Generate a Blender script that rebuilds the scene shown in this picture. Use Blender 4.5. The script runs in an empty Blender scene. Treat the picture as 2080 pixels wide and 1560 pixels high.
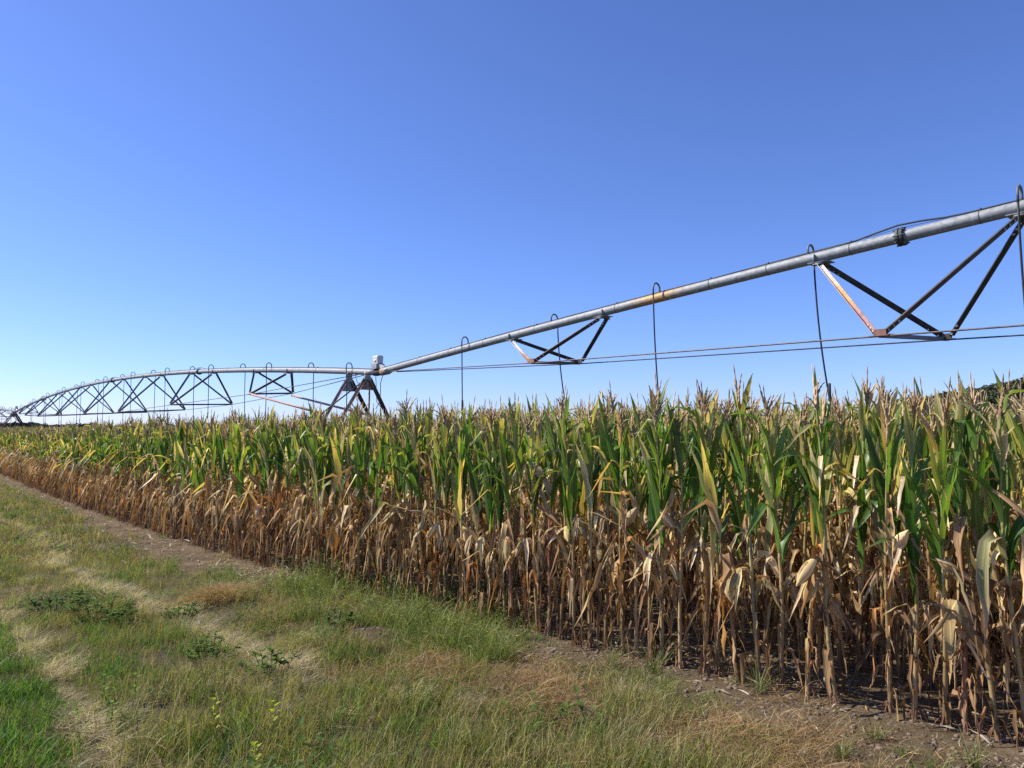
import bpy, math, random
from mathutils import Vector, noise
from math import sin, cos, pi, radians, atan, sqrt, exp

scene = bpy.context.scene
COL = scene.collection
rnd = random.Random(7)

# ------------------------------------------------------------------ camera
EYE = 1.75
cam = bpy.data.cameras.new("camera")
cam.sensor_width = 36.0
cam.lens = 36.0 * 1500 / 2080
cam.clip_start = 0.1
cam.clip_end = 9000
camo = bpy.data.objects.new("camera", cam)
camo.location = (0, 0, EYE)
camo.rotation_euler = (radians(90) + atan(94 / 1500), 0, 0)
COL.objects.link(camo)
scene.camera = camo

# ------------------------------------------------------------------ sky, sun, exposure
SUN_EL, SUN_AZ = radians(43), radians(-78)        # azimuth from +Y towards +X: the sun stands to the left
world = bpy.data.worlds.new("World")
scene.world = world
world.use_nodes = True
wn = world.node_tree.nodes
sky = wn.new("ShaderNodeTexSky")
sky.sky_type = 'NISHITA'
sky.sun_disc = False
sky.sun_elevation = SUN_EL
sky.sun_rotation = SUN_AZ
sky.altitude = 300
sky.air_density = 0.9
sky.dust_density = 0.35
sky.ozone_density = 9.5
bg = wn["Background"]
bg.inputs["Strength"].default_value = 0.132
wbal = wn.new("ShaderNodeMix"); wbal.data_type = 'RGBA'; wbal.blend_type = 'MULTIPLY'     # white balance of the whole sky
wbal.inputs["Factor"].default_value = 1.0; wbal.inputs[7].default_value = (0.915, 0.845, 1.03, 1)
world.node_tree.links.new(sky.outputs[0], wbal.inputs[6])
world.node_tree.links.new(wbal.outputs[2], bg.inputs[0])
sun = bpy.data.lights.new("sun", 'SUN')
sun.energy = 4.9
sun.angle = radians(0.53)
sun.color = (1.0, 0.935, 0.82)
suno = bpy.data.objects.new("sun", sun)
S = Vector((sin(SUN_AZ) * cos(SUN_EL), cos(SUN_AZ) * cos(SUN_EL), sin(SUN_EL)))
suno.rotation_euler = S.to_track_quat('Z', 'Y').to_euler()
COL.objects.link(suno)
scene.view_settings.view_transform = 'Standard'
scene.view_settings.look = 'None'
scene.view_settings.exposure = 0.5
scene.view_settings.gamma = 1.0
scene.view_settings.use_curve_mapping = False
scene.cycles.max_bounces = 6
scene.cycles.diffuse_bounces = 3
scene.cycles.transmission_bounces = 4
scene.cycles.use_denoising = False

# ------------------------------------------------------------------ frame along the field edge
DX, DY = -0.66621335, 0.74576121          # along the rows, away from the viewer
NX, NY = 0.74576121, 0.66621335           # into the field
PIPE_OFF = 10.7                           # the pipeline runs this far from the eye, parallel to the rows
def P(s, o, z=0.0):
    return Vector((s * DX + o * NX, s * DY + o * NY, z))
EDGE = [(-40, 8.0), (-8, 5.75), (-2, 5.3), (1.3, 4.97), (2.2, 4.74), (3.5, 4.56), (5.2, 4.38), (8, 4.1), (11, 3.97),
        (15, 3.95), (19, 3.98), (27, 4.2), (35, 4.57), (60, 5.8), (120, 8.5), (260, 14)]
def edge(s):
    for (a, b), (c, d_) in zip(EDGE, EDGE[1:]):
        if s <= c:
            t = (s - a) / (c - a)
            return b + (d_ - b) * t
    return EDGE[-1][1]
def to_se(x, y):
    s = x * DX + y * DY
    return s, edge(s) - (x * NX + y * NY)       # e > 0: outside the corn, towards the viewer

# ------------------------------------------------------------------ object helpers
def tag(o, label=None, cat=None, group=None, kind=None):
    if label: o["label"] = label
    if cat: o["category"] = cat
    if group: o["group"] = group
    if kind: o["kind"] = kind
    return o
def empty(name, loc):
    o = bpy.data.objects.new(name, None)
    o.location = loc
    o.empty_display_size = 0.2
    COL.objects.link(o)
    return o
class MB:
    """collects verts / faces / colours / uvs of ONE mesh"""
    def __init__(self):
        self.v, self.f, self.c, self.u, self.mi = [], [], [], [], []
    def add(self, vs, fs, cs=None, us=None, mi=0):
        b = len(self.v)
        self.v += [tuple(p) for p in vs]
        self.f += [tuple(i + b for i in f) for f in fs]
        self.mi += [mi] * len(fs)
        self.c += (list(cs) if cs else [(1, 1, 1)] * len(vs))
        self.u += (list(us) if us else [(0.5, 0.5)] * len(vs))
    def mesh(self, name, mats, smooth=True, off=None):
        me = bpy.data.meshes.new(name)
        v = self.v if off is None else [(a - off[0], b - off[1], c - off[2]) for a, b, c in self.v]
        me.from_pydata(v, [], self.f)
        for m in (mats if isinstance(mats, (list, tuple)) else [mats]): me.materials.append(m)
        if any(self.mi): me.polygons.foreach_set("material_index", self.mi)
        ca = me.color_attributes.new("Col", 'FLOAT_COLOR', 'POINT')
        flat = []
        for c in self.c: flat += [c[0], c[1], c[2], 1.0]
        ca.data.foreach_set("color", flat)
        uv = me.uv_layers.new(name="UVMap")
        loops = [0] * len(me.loops)
        me.loops.foreach_get("vertex_index", loops)
        fl = []
        for i in loops: fl += self.u[i]
        uv.data.foreach_set("uv", fl)
        me.polygons.foreach_set("use_smooth", [smooth] * len(me.polygons))
        me.update()
        return me
    def build(self, name, mats, parent=None, off=None, smooth=True):
        o = bpy.data.objects.new(name, self.mesh(name, mats, smooth, off))
        if parent is not None: o.parent = parent
        COL.objects.link(o)
        return o
def basis(t):
    t = t.normalized()
    a = Vector((0, 0, 1)) if abs(t.z) < 0.9 else Vector((1, 0, 0))
    u = t.cross(a).normalized()
    return u, u.cross(t).normalized()
def tube(mb, pts, r, n=8, cols=None, cap=True, mi=0):
    pts = [Vector(p) for p in pts]
    rr = r if isinstance(r, (list, tuple)) else [r] * len(pts)
    vs, cs, fs = [], [], []
    u = v = None
    for i, p in enumerate(pts):
        t = pts[min(i + 1, len(pts) - 1)] - pts[max(i - 1, 0)]
        if u is None: u, v = basis(t)
        else:
            tn = t.normalized()
            u = (u - tn * u.dot(tn)).normalized(); v = u.cross(tn).normalized()
        for k in range(n):
            a = 2 * pi * k / n
            vs.append(p + (u * cos(a) + v * sin(a)) * rr[i])
            cs.append(cols[i] if cols else (1, 1, 1))
    for i in range(len(pts) - 1):
        for k in range(n):
            a, b = i * n + k, i * n + (k + 1) % n
            fs.append((a, b, b + n, a + n))
    if cap:
        fs.append(tuple(range(n))[::-1]); m = (len(pts) - 1) * n; fs.append(tuple(range(m, m + n)))
    mb.add(vs, fs, cs, None, mi)
def box(mb, c, ax, ay, az, mi=0, cols=None):
    """box from a centre and three half-axis vectors"""
    c = Vector(c); vs = []
    for sx in (-1, 1):
        for sy in (-1, 1):
            for sz in (-1, 1): vs.append(c + ax * sx + ay * sy + az * sz)
    fs = [(0, 1, 3, 2), (4, 6, 7, 5), (0, 4, 5, 1), (2, 3, 7, 6), (0, 2, 6, 4), (1, 5, 7, 3)]
    mb.add(vs, fs, [cols] * 8 if cols else None, None, mi)
def angle_iron(mb, a, b, up, w=0.06, t=0.007, ca=(1, 1, 1), cb=None, n=6, cm=None, w2=None):
    """L-section bar from a to b, opening along `up`; colour runs from ca to cb"""
    a, b = Vector(a), Vector(b); cb = cb or ca
    d = (b - a).normalized()
    x = (up - d * up.dot(d)).normalized(); y = d.cross(x).normalized()
    w2 = w2 or w; prof = [(0, 0), (w, 0), (w, t), (t, t), (t, w2), (0, w2)]
    vs, cs, fs = [], [], []
    for i in range(n + 1):
        k = i / n; p = a + (b - a) * k
        for px, py in prof:
            vs.append(p + x * (px - w * .3) + y * (py - w * .3))
            if cm: cs.append([ca[j] + (cm[j] - ca[j]) * k / .45 if k < .45 else cm[j] + (cb[j] - cm[j]) * min(1, (k - .45) / .3) for j in range(3)])
            else: cs.append([ca[j] + (cb[j] - ca[j]) * k for j in range(3)])
    for i in range(n):
        for k in range(6):
            q, r = i * 6 + k, i * 6 + (k + 1) % 6
            fs.append((q, r, r + 6, q + 6))
    fs.append((5, 4, 3, 2, 1, 0)); m = n * 6; fs.append(tuple(m + j for j in range(6)))
    mb.add(vs, fs, cs)

# ------------------------------------------------------------------ materials
def new_mat(name):
    m = bpy.data.materials.new(name); m.use_nodes = True
    nt = m.node_tree; nt.nodes.clear()
    out = nt.nodes.new("ShaderNodeOutputMaterial")
    return m, nt, out
def N(nt, typ, **kw):
    n = nt.nodes.new(typ)
    for k, v in kw.items():
        if k in n.inputs: n.inputs[k].default_value = v
        else: setattr(n, k, v)
    return n
def L(nt, a, b): nt.links.new(a, b)
def mixrgb(nt, mode, fac, a, b):
    n = nt.nodes.new("ShaderNodeMix"); n.data_type = 'RGBA'; n.blend_type = mode
    for sock, val in ((n.inputs["Factor"], fac), (n.inputs[6], a), (n.inputs[7], b)):
        if hasattr(val, "default_value") or isinstance(val, bpy.types.NodeSocket): L(nt, val, sock)
        else: sock.default_value = val
    return n.outputs[2]
def ramp(nt, fac, pts):
    r = nt.nodes.new("ShaderNodeValToRGB"); L(nt, fac, r.inputs[0])
    e = r.color_ramp.elements
    while len(e) < len(pts): e.new(0.5)
    for el, (p, c) in zip(e, pts): el.position = p; el.color = (*c, 1) if len(c) == 3 else c
    return r.outputs[0]
def leaf_mat(name, transl=0.35, rough=0.55, jitter=0.3, hue=0.03, veins=True, tint=(1.25, 1.25, 0.6), spec=0.35):
    m, nt, out = new_mat(name)
    col = N(nt, "ShaderNodeVertexColor", layer_name="Col").outputs[0]
    oi = N(nt, "ShaderNodeObjectInfo")
    geo = N(nt, "ShaderNodeNewGeometry")
    mth = N(nt, "ShaderNodeMath", operation='ADD'); L(nt, oi.outputs["Random"], mth.inputs[0])
    m2 = N(nt, "ShaderNodeMath", operation='MULTIPLY'); L(nt, geo.outputs["Random Per Island"], m2.inputs[0]); m2.inputs[1].default_value = 3.71
    L(nt, m2.outputs[0], mth.inputs[1])
    fr = N(nt, "ShaderNodeMath", operation='FRACT'); L(nt, mth.outputs[0], fr.inputs[0])
    mr = N(nt, "ShaderNodeMapRange"); L(nt, fr.outputs[0], mr.inputs[0])
    mr.inputs["To Min"].default_value = 1 - jitter; mr.inputs["To Max"].default_value = 1 + jitter
    fr2 = N(nt, "ShaderNodeMath", operation='MULTIPLY'); L(nt, fr.outputs[0], fr2.inputs[0]); fr2.inputs[1].default_value = 7.3
    fr3 = N(nt, "ShaderNodeMath", operation='FRACT'); L(nt, fr2.outputs[0], fr3.inputs[0])
    mh = N(nt, "ShaderNodeMapRange"); L(nt, fr3.outputs[0], mh.inputs[0])
    mh.inputs["To Min"].default_value = 0.5 - hue; mh.inputs["To Max"].default_value = 0.5 + hue
    hs = N(nt, "ShaderNodeHueSaturation"); L(nt, col, hs.inputs["Color"]); L(nt, mr.outputs[0], hs.inputs["Value"]); L(nt, mh.outputs[0], hs.inputs["Hue"])
    c = hs.outputs[0]
    if veins:
        uv = N(nt, "ShaderNodeUVMap"); sp = N(nt, "ShaderNodeSeparateXYZ"); L(nt, uv.outputs[0], sp.inputs[0])
        a = N(nt, "ShaderNodeMath", operation='SUBTRACT'); L(nt, sp.outputs[0], a.inputs[0]); a.inputs[1].default_value = 0.5
        b = N(nt, "ShaderNodeMath", operation='ABSOLUTE'); L(nt, a.outputs[0], b.inputs[0])
        rib = N(nt, "ShaderNodeMapRange", interpolation_type='SMOOTHSTEP'); L(nt, b.outputs[0], rib.inputs[0])
        rib.inputs["From Min"].default_value = 0.03; rib.inputs["From Max"].default_value = 0.075
        rib.inputs["To Min"].default_value = 0.75; rib.inputs["To Max"].default_value = 0.0
        c = mixrgb(nt, 'MIX', rib.outputs[0], c, mixrgb(nt, 'ADD', 1.0, mixrgb(nt, 'MULTIPLY', 1.0, c, (1.3, 1.3, 1.3, 1)), (0.09, 0.085, 0.03, 1)))
        mp = N(nt, "ShaderNodeMapping"); L(nt, uv.outputs[0], mp.inputs[0]); mp.inputs["Scale"].default_value = (7, 1.6, 1)
        L(nt, oi.outputs["Random"], mp.inputs["Location"])
        nz = N(nt, "ShaderNodeTexNoise"); nz.inputs["Scale"].default_value = 1.0; nz.inputs["Detail"].default_value = 3; L(nt, mp.outputs[0], nz.inputs[0])
        nr = N(nt, "ShaderNodeMapRange"); L(nt, nz.outputs[0], nr.inputs[0])
        nr.inputs["From Min"].default_value = 0.3; nr.inputs["From Max"].default_value = 0.7
        nr.inputs["To Min"].default_value = 0.68; nr.inputs["To Max"].default_value = 1.3
        mm = N(nt, "ShaderNodeVectorMath", operation='SCALE'); L(nt, c, mm.inputs[0]); L(nt, nr.outputs[0], mm.inputs["Scale"])
        c = mm.outputs[0]
    bs = N(nt, "ShaderNodeBsdfPrincipled"); L(nt, c, bs.inputs["Base Color"])
    bs.inputs["Roughness"].default_value = rough; bs.inputs["Specular IOR Level"].default_value = spec
    tr = N(nt, "ShaderNodeBsdfTranslucent")
    L(nt, mixrgb(nt, 'MULTIPLY', 1.0, c, (*tint, 1)), tr.inputs[0])
    mx = N(nt, "ShaderNodeMixShader"); mx.inputs[0].default_value = transl
    L(nt, bs.outputs[0], mx.inputs[1]); L(nt, tr.outputs[0], mx.inputs[2]); L(nt, mx.outputs[0], out.inputs[0])
    return m
M_LEAF = leaf_mat("corn_leaf_blade", 0.42, 0.42, 0.30, 0.022, spec=0.5, tint=(1.5, 1.45, 0.55))
M_DRY = leaf_mat("dry_corn_blade", 0.22, 0.7, 0.42, 0.014, tint=(1.2, 1.0, 0.7), spec=0.2)
M_STALK = leaf_mat("corn_stalk_skin", 0.0, 0.5, 0.25, 0.012, veins=False)
M_TASSEL = leaf_mat("tassel_straw", 0.15, 0.8, 0.3, 0.012, veins=False, tint=(1.1, 1, .8), spec=.15)
M_GRASS = leaf_mat("grass_blade", 0.35, 0.6, 0.38, 0.02, veins=False, spec=0.25)
M_WEED = leaf_mat("weed_leaf", 0.4, 0.65, 0.25, 0.015, veins=False, spec=0.15)

def metal_mat(name, metallic, rough, spots=0.25, scale=18, rust=False):
    m, nt, out = new_mat(name)
    col = N(nt, "ShaderNodeVertexColor", layer_name="Col").outputs[0]
    tc = N(nt, "ShaderNodeTexCoord")
    nz = N(nt, "ShaderNodeTexNoise"); nz.inputs["Scale"].default_value = scale; nz.inputs["Detail"].default_value = 6; nz.inputs["Roughness"].default_value = 0.65
    L(nt, tc.outputs["Object"], nz.inputs[0])
    vo = N(nt, "ShaderNodeTexVoronoi"); vo.inputs["Scale"].default_value = scale * 2.2; L(nt, tc.outputs["Object"], vo.inputs[0])
    sp = N(nt, "ShaderNodeSeparateColor"); L(nt, vo.outputs["Color"], sp.inputs[0])
    ad = N(nt, "ShaderNodeMath", operation='MULTIPLY_ADD'); L(nt, sp.outputs[0], ad.inputs[0]); ad.inputs[1].default_value = 0.35; L(nt, nz.outputs[0], ad.inputs[2])
    mr = N(nt, "ShaderNodeMapRange"); L(nt, ad.outputs[0], mr.inputs[0]); mr.inputs["From Min"].default_value = 0.4; mr.inputs["From Max"].default_value = 0.95
    mr.inputs["To Min"].default_value = 1 - spots; mr.inputs["To Max"].default_value = 1 + spots
    mm = N(nt, "ShaderNodeVectorMath", operation='SCALE'); L(nt, col, mm.inputs[0]); L(nt, mr.outputs[0], mm.inputs["Scale"])
    bs = N(nt, "ShaderNodeBsdfPrincipled"); L(nt, mm.outputs[0], bs.inputs["Base Color"])
    bs.inputs["Metallic"].default_value = metallic; bs.inputs["Roughness"].default_value = rough
    L(nt, bs.outputs[0], out.inputs[0])
    return m
M_GALV = metal_mat("galvanised_steel", 0.12, 0.62, 0.26, 11)
M_STEEL = metal_mat("weathered_steel", 0.25, 0.55, 0.35, 10)
M_RUBBER = metal_mat("black_rubber", 0.0, 0.6, 0.2, 6)
M_PAINT = metal_mat("white_cabinet_plastic", 0.0, 0.5, 0.08, 5)
GALV, DGALV, RUSTY, BLACK, WHITE = (0.27, 0.285, 0.295), (0.14, 0.15, 0.165), (0.24, 0.10, 0.065), (0.018, 0.018, 0.02), (0.58, 0.575, 0.55)
PINK, ORANGE = (0.34, 0.19, 0.16), (0.50, 0.24, 0.07)

# ------------------------------------------------------------------ ground
PALE1 = [(-7.2, 9.3), (-5.92, 8.19), (-5.05, 7.41), (-4.42, 6.68), (-4.06, 6.27), (-3.69, 5.91), (-3.39, 5.62), (-3.06, 5.14), (-2.73, 4.85), (-2.39, 4.39), (-2.17, 3.95), (-2.0, 3.0)]
PALE2 = [(-30, 37), (-19, 25), (-11.41, 15.99), (-9.62, 14.28), (-7.62, 12.03), (-5.55, 9.42), (-4.74, 8.61), (-4.08, 8.07), (-3.45, 7.41), (-3.08, 7.12), (-2.5, 6.5), (-1.63, 5.6), (-1.27, 5.3)]
MOUNDS = [(-1.56, 6.95, 0.26, 0.07), (-1.18, 6.25, 0.30, 0.09), (0.05, 5.2, 0.22, 0.04), (-0.59, 5.68, 0.2, 0.05), (-3.0, 7.7, 0.2, 0.05), (-2.3, 4.1, 0.13, 0.06), (-2.62, 4.5, .1, .05)]
def seg_dist(x, y, pl):
    best = 1e9
    for (ax, ay), (bx, by) in zip(pl, pl[1:]):
        dx, dy = bx - ax, by - ay
        t = max(0, min(1, ((x - ax) * dx + (y - ay) * dy) / (dx * dx + dy * dy)))
        q = (x - ax - t * dx) ** 2 + (y - ay - t * dy) ** 2
        if q < best: best = q
    return sqrt(best)
def left_of_pale1(x, y):
    for (ax, ay), (bx, by) in zip(PALE1, PALE1[1:]):
        if by <= y <= ay: return ax + (bx - ax) * (ay - y) / (ay - by) - x
    return -9
def nz2(x, y, f, k=0.0): return noise.noise(Vector((x * f, y * f, k)))
def fbm(x, y, f, k=0.0): return nz2(x, y, f, k) * .6 + nz2(x, y, f * 2.1, k + 5) * .3 + nz2(x, y, f * 4.3, k + 9) * .15
BARE_R = [(1.7, 1.35), (1.85, 1.15), (2.05, .95), (2.3, .68), (2.65, .52), (3.1, .43), (4.1, .25), (5.05, .1)]
def bare(x, y):
    """0 = grown over, 1 = bare soil"""
    s, e = to_se(x, y)
    n = fbm(x, y, 1.1, 3) + .5 * fbm(x, y, 4.0, 31)
    if e < -0.15: b = 1.0
    elif s > 8.3:
        w = 0.52 + .48 * exp(-((s - 12.5) / 4) ** 2) + 0.25 * fbm(x, y, .45, 1) + .3 * fbm(x, y, 1.6, 61) + max(0, s - 24) * -0.005
        b = max(0, min(1, (w + n * .35 - e) / .18))
    elif s > 5.0:
        b = max(0, min(1, (0.06 + n * .3 - e) / .2))
    else:
        w = 1.35
        for (sa, wa), (sb, wb_) in zip(BARE_R, BARE_R[1:]):
            if sa <= s <= sb: w = wa + (wb_ - wa) * (s - sa) / (sb - sa)
        w += .22 * n + (.28 if s < 2.8 else .12)
        b = max(0, min(1, (w - e) / .3))
    if s < 5.6 and -.1 < e < 1.3: b = max(b, max(0, min(1, (fbm(x, y, 1.4, 40) - .05) / .12)) * max(0, min(1, (1.3 - e) / .3)))
    if e > .8: b = max(b, .85 * max(0, min(1, (fbm(x, y, 1.05, 90) - .30) / .1)))
    for mx, my, r, h in MOUNDS:
        q = sqrt((x - mx) ** 2 + (y - my) ** 2) + n * .1
        b = max(b, max(0, min(1, (r * .95 - q) / .08)))
    return b
def height(x, y):
    s, e = to_se(x, y)
    h = 0.05 * fbm(x, y, .9, 7) + 0.03 * fbm(x, y, 3.0, 2)
    for pl, dp, w in ((PALE1, .07, .2), (PALE2, .06, .28)):
        if y < 30:
            q = seg_dist(x, y, pl)
            if q < 1: h -= dp * exp(-(q / w) ** 2)
    for mx, my, r, hh in MOUNDS:
        q2 = ((x - mx) ** 2 + (y - my) ** 2) / (r * r)
        if q2 < 6: h += hh * exp(-q2)
    if e < 0.4: h += 0.03 * min(1, (0.4 - e) * 2) * (0.4 + .6 * cos(2 * pi * e / .76))
    return h
m, nt, out = new_mat("field_ground")
vc = N(nt, "ShaderNodeVertexColor", layer_name="Col"); sp = N(nt, "ShaderNodeSeparateColor"); L(nt, vc.outputs[0], sp.inputs[0])
geo = N(nt, "ShaderNodeNewGeometry")
n1 = N(nt, "ShaderNodeTexNoise"); n1.inputs["Scale"].default_value = 2.3; n1.inputs["Detail"].default_value = 8; n1.inputs["Roughness"].default_value = .7; L(nt, geo.outputs["Position"], n1.inputs[0])
n2 = N(nt, "ShaderNodeTexNoise"); n2.inputs["Scale"].default_value = 38; n2.inputs["Detail"].default_value = 6; n2.inputs["Roughness"].default_value = .75; L(nt, geo.outputs["Position"], n2.inputs[0])
soil = ramp(nt, n1.outputs[0], [(.3, (0.088, 0.062, 0.036)), (.5, (0.15, 0.110, 0.066)), (.7, (0.215, 0.165, 0.105))])
soil = mixrgb(nt, 'MULTIPLY', .8, soil, ramp(nt, n2.outputs[0], [(.3, (.45, .42, .4)), (.5, (1, 1, 1)), (.72, (1.5, 1.45, 1.4))]))
thatch = ramp(nt, n2.outputs[0], [(.3, (0.04, 0.034, 0.016)), (.5, (0.095, 0.08, 0.035)), (.7, (0.22, 0.18, 0.09))])
c = mixrgb(nt, 'MIX', sp.outputs[0], thatch, soil)
bs = N(nt, "ShaderNodeBsdfPrincipled"); L(nt, c, bs.inputs["Base Color"]); bs.inputs["Roughness"].default_value = .95; bs.inputs["Specular IOR Level"].default_value = .15
bp = N(nt, "ShaderNodeBump"); bp.inputs["Strength"].default_value = .9; bp.inputs["Distance"].default_value = .03
L(nt, n2.outputs[0], bp.inputs["Height"]); L(nt, bp.outputs[0], bs.inputs["Normal"]); L(nt, bs.outputs[0], out.inputs[0])
M_GROUND = m
xs = [-3000, -900, -300, -120, -70] + [-50 + i * 1.0 for i in range(36)] + [-14 + i * .25 for i in range(28)] + [-7 + i * .09 for i in range(145)] + [6.5 + i * .5 for i in range(18)] + [16, 20, 30, 50, 90, 200, 500, 1500, 3000]
ys = [-60, -20, -6, 0] + [1 + i * .5 for i in range(4)] + [3 + i * .08 for i in range(90)] + [10.3 + i * .25 for i in range(40)] + [20.5 + i * 1.0 for i in range(40)] + [64, 70, 80, 100, 150, 300, 700, 1500, 4000]
g = MB(); vs, cs, fs = [], [], []
for y in ys:
    for x in xs:
        near = -60 < x < 40 and 0 < y < 70
        vs.append((x, y, height(x, y) if near else 0.0))
        b = bare(x, y) if near else .3
        cs.append((b, 0, 0))
W = len(xs)
for j in range(len(ys) - 1):
    for i in range(W - 1):
        a = j * W + i; fs.append((a, a + 1, a + W + 1, a + W))
g.add(vs, fs, cs)
tag(g.build("ground", M_GROUND), kind="structure")

# ------------------------------------------------------------------ scattering of masses nobody could count
def scatter(name, places, meshes, label=None):
    """places: (x, y, z, rx, ry, rz, scale, index) -> ONE stuff object that instances the given meshes"""
    coll = bpy.data.collections.new(name + "_forms")
    for i, me in enumerate(meshes):
        coll.objects.link(bpy.data.objects.new("%s_form_%02d" % (name, i), me))
    me = bpy.data.meshes.new(name)
    me.from_pydata([p[:3] for p in places], [], [])
    a = me.attributes.new("rot", 'FLOAT_VECTOR', 'POINT'); a.data.foreach_set("vector", [q for p in places for q in p[3:6]])
    a = me.attributes.new("scl", 'FLOAT', 'POINT'); a.data.foreach_set("value", [p[6] for p in places])
    a = me.attributes.new("idx", 'INT', 'POINT'); a.data.foreach_set("value", [p[7] for p in places])
    o = bpy.data.objects.new(name, me); COL.objects.link(o)
    ng = bpy.data.node_groups.new(name + "_nodes", 'GeometryNodeTree')
    ng.interface.new_socket("Geometry", in_out='INPUT', socket_type='NodeSocketGeometry')
    ng.interface.new_socket("Geometry", in_out='OUTPUT', socket_type='NodeSocketGeometry')
    gi, go = ng.nodes.new("NodeGroupInput"), ng.nodes.new("NodeGroupOutput")
    ci = ng.nodes.new("GeometryNodeCollectionInfo"); ci.inputs[0].default_value = coll
    ci.inputs["Separate Children"].default_value = True; ci.inputs["Reset Children"].default_value = True
    ip = ng.nodes.new("GeometryNodeInstanceOnPoints"); ip.inputs["Pick Instance"].default_value = True
    def na(attr, typ):
        n = ng.nodes.new("GeometryNodeInputNamedAttribute"); n.data_type = typ; n.inputs["Name"].default_value = attr
        return n.outputs[0]
    er = ng.nodes.new("FunctionNodeEulerToRotation")
    ng.links.new(na("rot", 'FLOAT_VECTOR'), er.inputs[0])
    ng.links.new(gi.outputs[0], ip.inputs["Points"]); ng.links.new(ci.outputs[0], ip.inputs["Instance"])
    ng.links.new(er.outputs[0], ip.inputs["Rotation"]); ng.links.new(na("scl", 'FLOAT'), ip.inputs["Scale"])
    ng.links.new(na("idx", 'INT'), ip.inputs["Instance Index"])
    ng.links.new(ip.outputs[0], go.inputs[0])
    md = o.modifiers.new("scatter", 'NODES'); md.node_group = ng
    tag(o, label, kind="stuff")
    return o

# ------------------------------------------------------------------ far hills and trees
m, nt, out = new_mat("far_foliage")
col = N(nt, "ShaderNodeVertexColor", layer_name="Col").outputs[0]; oi = N(nt, "ShaderNodeObjectInfo")
mr = N(nt, "ShaderNodeMapRange"); L(nt, oi.outputs["Random"], mr.inputs[0]); mr.inputs["To Min"].default_value = .65; mr.inputs["To Max"].default_value = 1.4
hs = N(nt, "ShaderNodeHueSaturation"); L(nt, col, hs.inputs["Color"]); L(nt, mr.outputs[0], hs.inputs["Value"])
bs = N(nt, "ShaderNodeBsdfPrincipled"); L(nt, hs.outputs[0], bs.inputs["Base Color"]); bs.inputs["Roughness"].default_value = .9; bs.inputs["Specular IOR Level"].default_value = .1; L(nt, bs.outputs[0], out.inputs[0])
M_FAR = m
m, nt, out = new_mat("tree_bark"); bs = N(nt, "ShaderNodeBsdfPrincipled"); bs.inputs["Base Color"].default_value = (.09, .07, .055, 1); bs.inputs["Roughness"].default_value = .9; L(nt, bs.outputs[0], out.inputs[0])
M_BARK = m
def crown_mb(r, seed, n=340, squash=.8, zc=0.0):
    R = random.Random(seed); mb = MB()
    lobes = [(Vector((R.uniform(-.5, .5), R.uniform(-.5, .5), R.uniform(-.3, .45))) * r, r * R.uniform(.42, .68)) for _ in range(7)]
    for _ in range(n):
        c, rr = R.choice(lobes)
        d = Vector((R.gauss(0, 1), R.gauss(0, 1), R.gauss(0, 1))).normalized()
        p = c + d * rr * R.uniform(.72, 1.05); p.z *= squash; p.z += zc
        q = (d + Vector((R.gauss(0, .6), R.gauss(0, .6), R.gauss(0, .6)))).normalized()
        u, v = basis(q); sz = r * R.uniform(.09, .19)
        k = R.uniform(.6, 1.3); cc = (.066 * k, .078 * k, .040 * k)  # aerial haze put into the crown colour: greyer and lighter
        mb.add([p - u * sz, p - v * sz * .8, p + u * sz, p + v * sz * .8], [(0, 1, 2, 3)], [cc] * 4)
    return mb
wood_forms = [crown_mb(5.0, 40 + i, 300).mesh("wood_crown", M_FAR, False) for i in range(5)]
M_HILL = M_GROUND
def hill(name, cx, cy, rx, ry, h, rot, seed, nt_):
    mb = MB(); n = 36; vs, fs = [], []
    R = random.Random(seed)
    def hz(u, v):
        q = sqrt(u * u + v * v)
        return h * max(0, cos(min(1, q) * pi / 2)) ** .6 * (1 + .12 * nz2(u, v, 2.5, seed))
    def w(u, v):
        return cx + (u * rx) * cos(rot) - (v * ry) * sin(rot), cy + (u * rx) * sin(rot) + (v * ry) * cos(rot)
    for j in range(n + 1):
        for i in range(n + 1):
            u, v = i / n * 2 - 1, j / n * 2 - 1
            x, y = w(u, v); vs.append((x, y, hz(u, v) - .4))
    for j in range(n):
        for i in range(n):
            a = j * (n + 1) + i; fs.append((a, a + 1, a + n + 2, a + n + 1))
    mb.add(vs, fs, [(.25, 0, 0)] * len(vs)); tag(mb.build(name, M_HILL), kind="structure")
    pl = []
    while len(pl) < nt_:
        u, v = R.uniform(-1, 1), R.uniform(-1, .5)
        if u * u + v * v > .98: continue
        x, y = w(u, v); sc = R.uniform(.45, 1.35)
        pl.append((x, y, hz(u, v) + R.uniform(1.2, 2.8) * sc, 0, 0, R.uniform(0, 6.28), sc, R.randrange(5)))
    return pl
pl = hill("hill", 455, 540, 195, 110, 37.8, -.05, 5, 2200)
scatter("hillside_woods", pl, wood_forms, "dark wooded hillside rising behind the corn")
pl = hill("hill", -560, 760, 105, 90, 3.2, .4, 8, 420)
scatter("distant_woods", pl, wood_forms, "dark low wood on the horizon behind the far drive tower")
R = random.Random(3)
tree_protos = []
for i in range(4):
    tree_protos.append((crown_mb(4.4, 70 + i, 320, .72, 5.0).mesh("crown", M_FAR, False), None))
tb = MB(); tube(tb, [(0, 0, -.3), (.1, 0, 1.2), (0, .1, 2.6), (.1, 0, 4.2)], [.38, .3, .24, .14], 7)
tube(tb, [(0, .1, 2.4), (1.0, .3, 3.8), (1.7, .4, 4.9)], [.16, .11, .06], 5); tube(tb, [(0, .1, 2.6), (-1.1, -.2, 3.9), (-1.5, -.5, 5.0)], [.16, .1, .05], 5)
trunk_me = tb.mesh("trunk", M_BARK)
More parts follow.
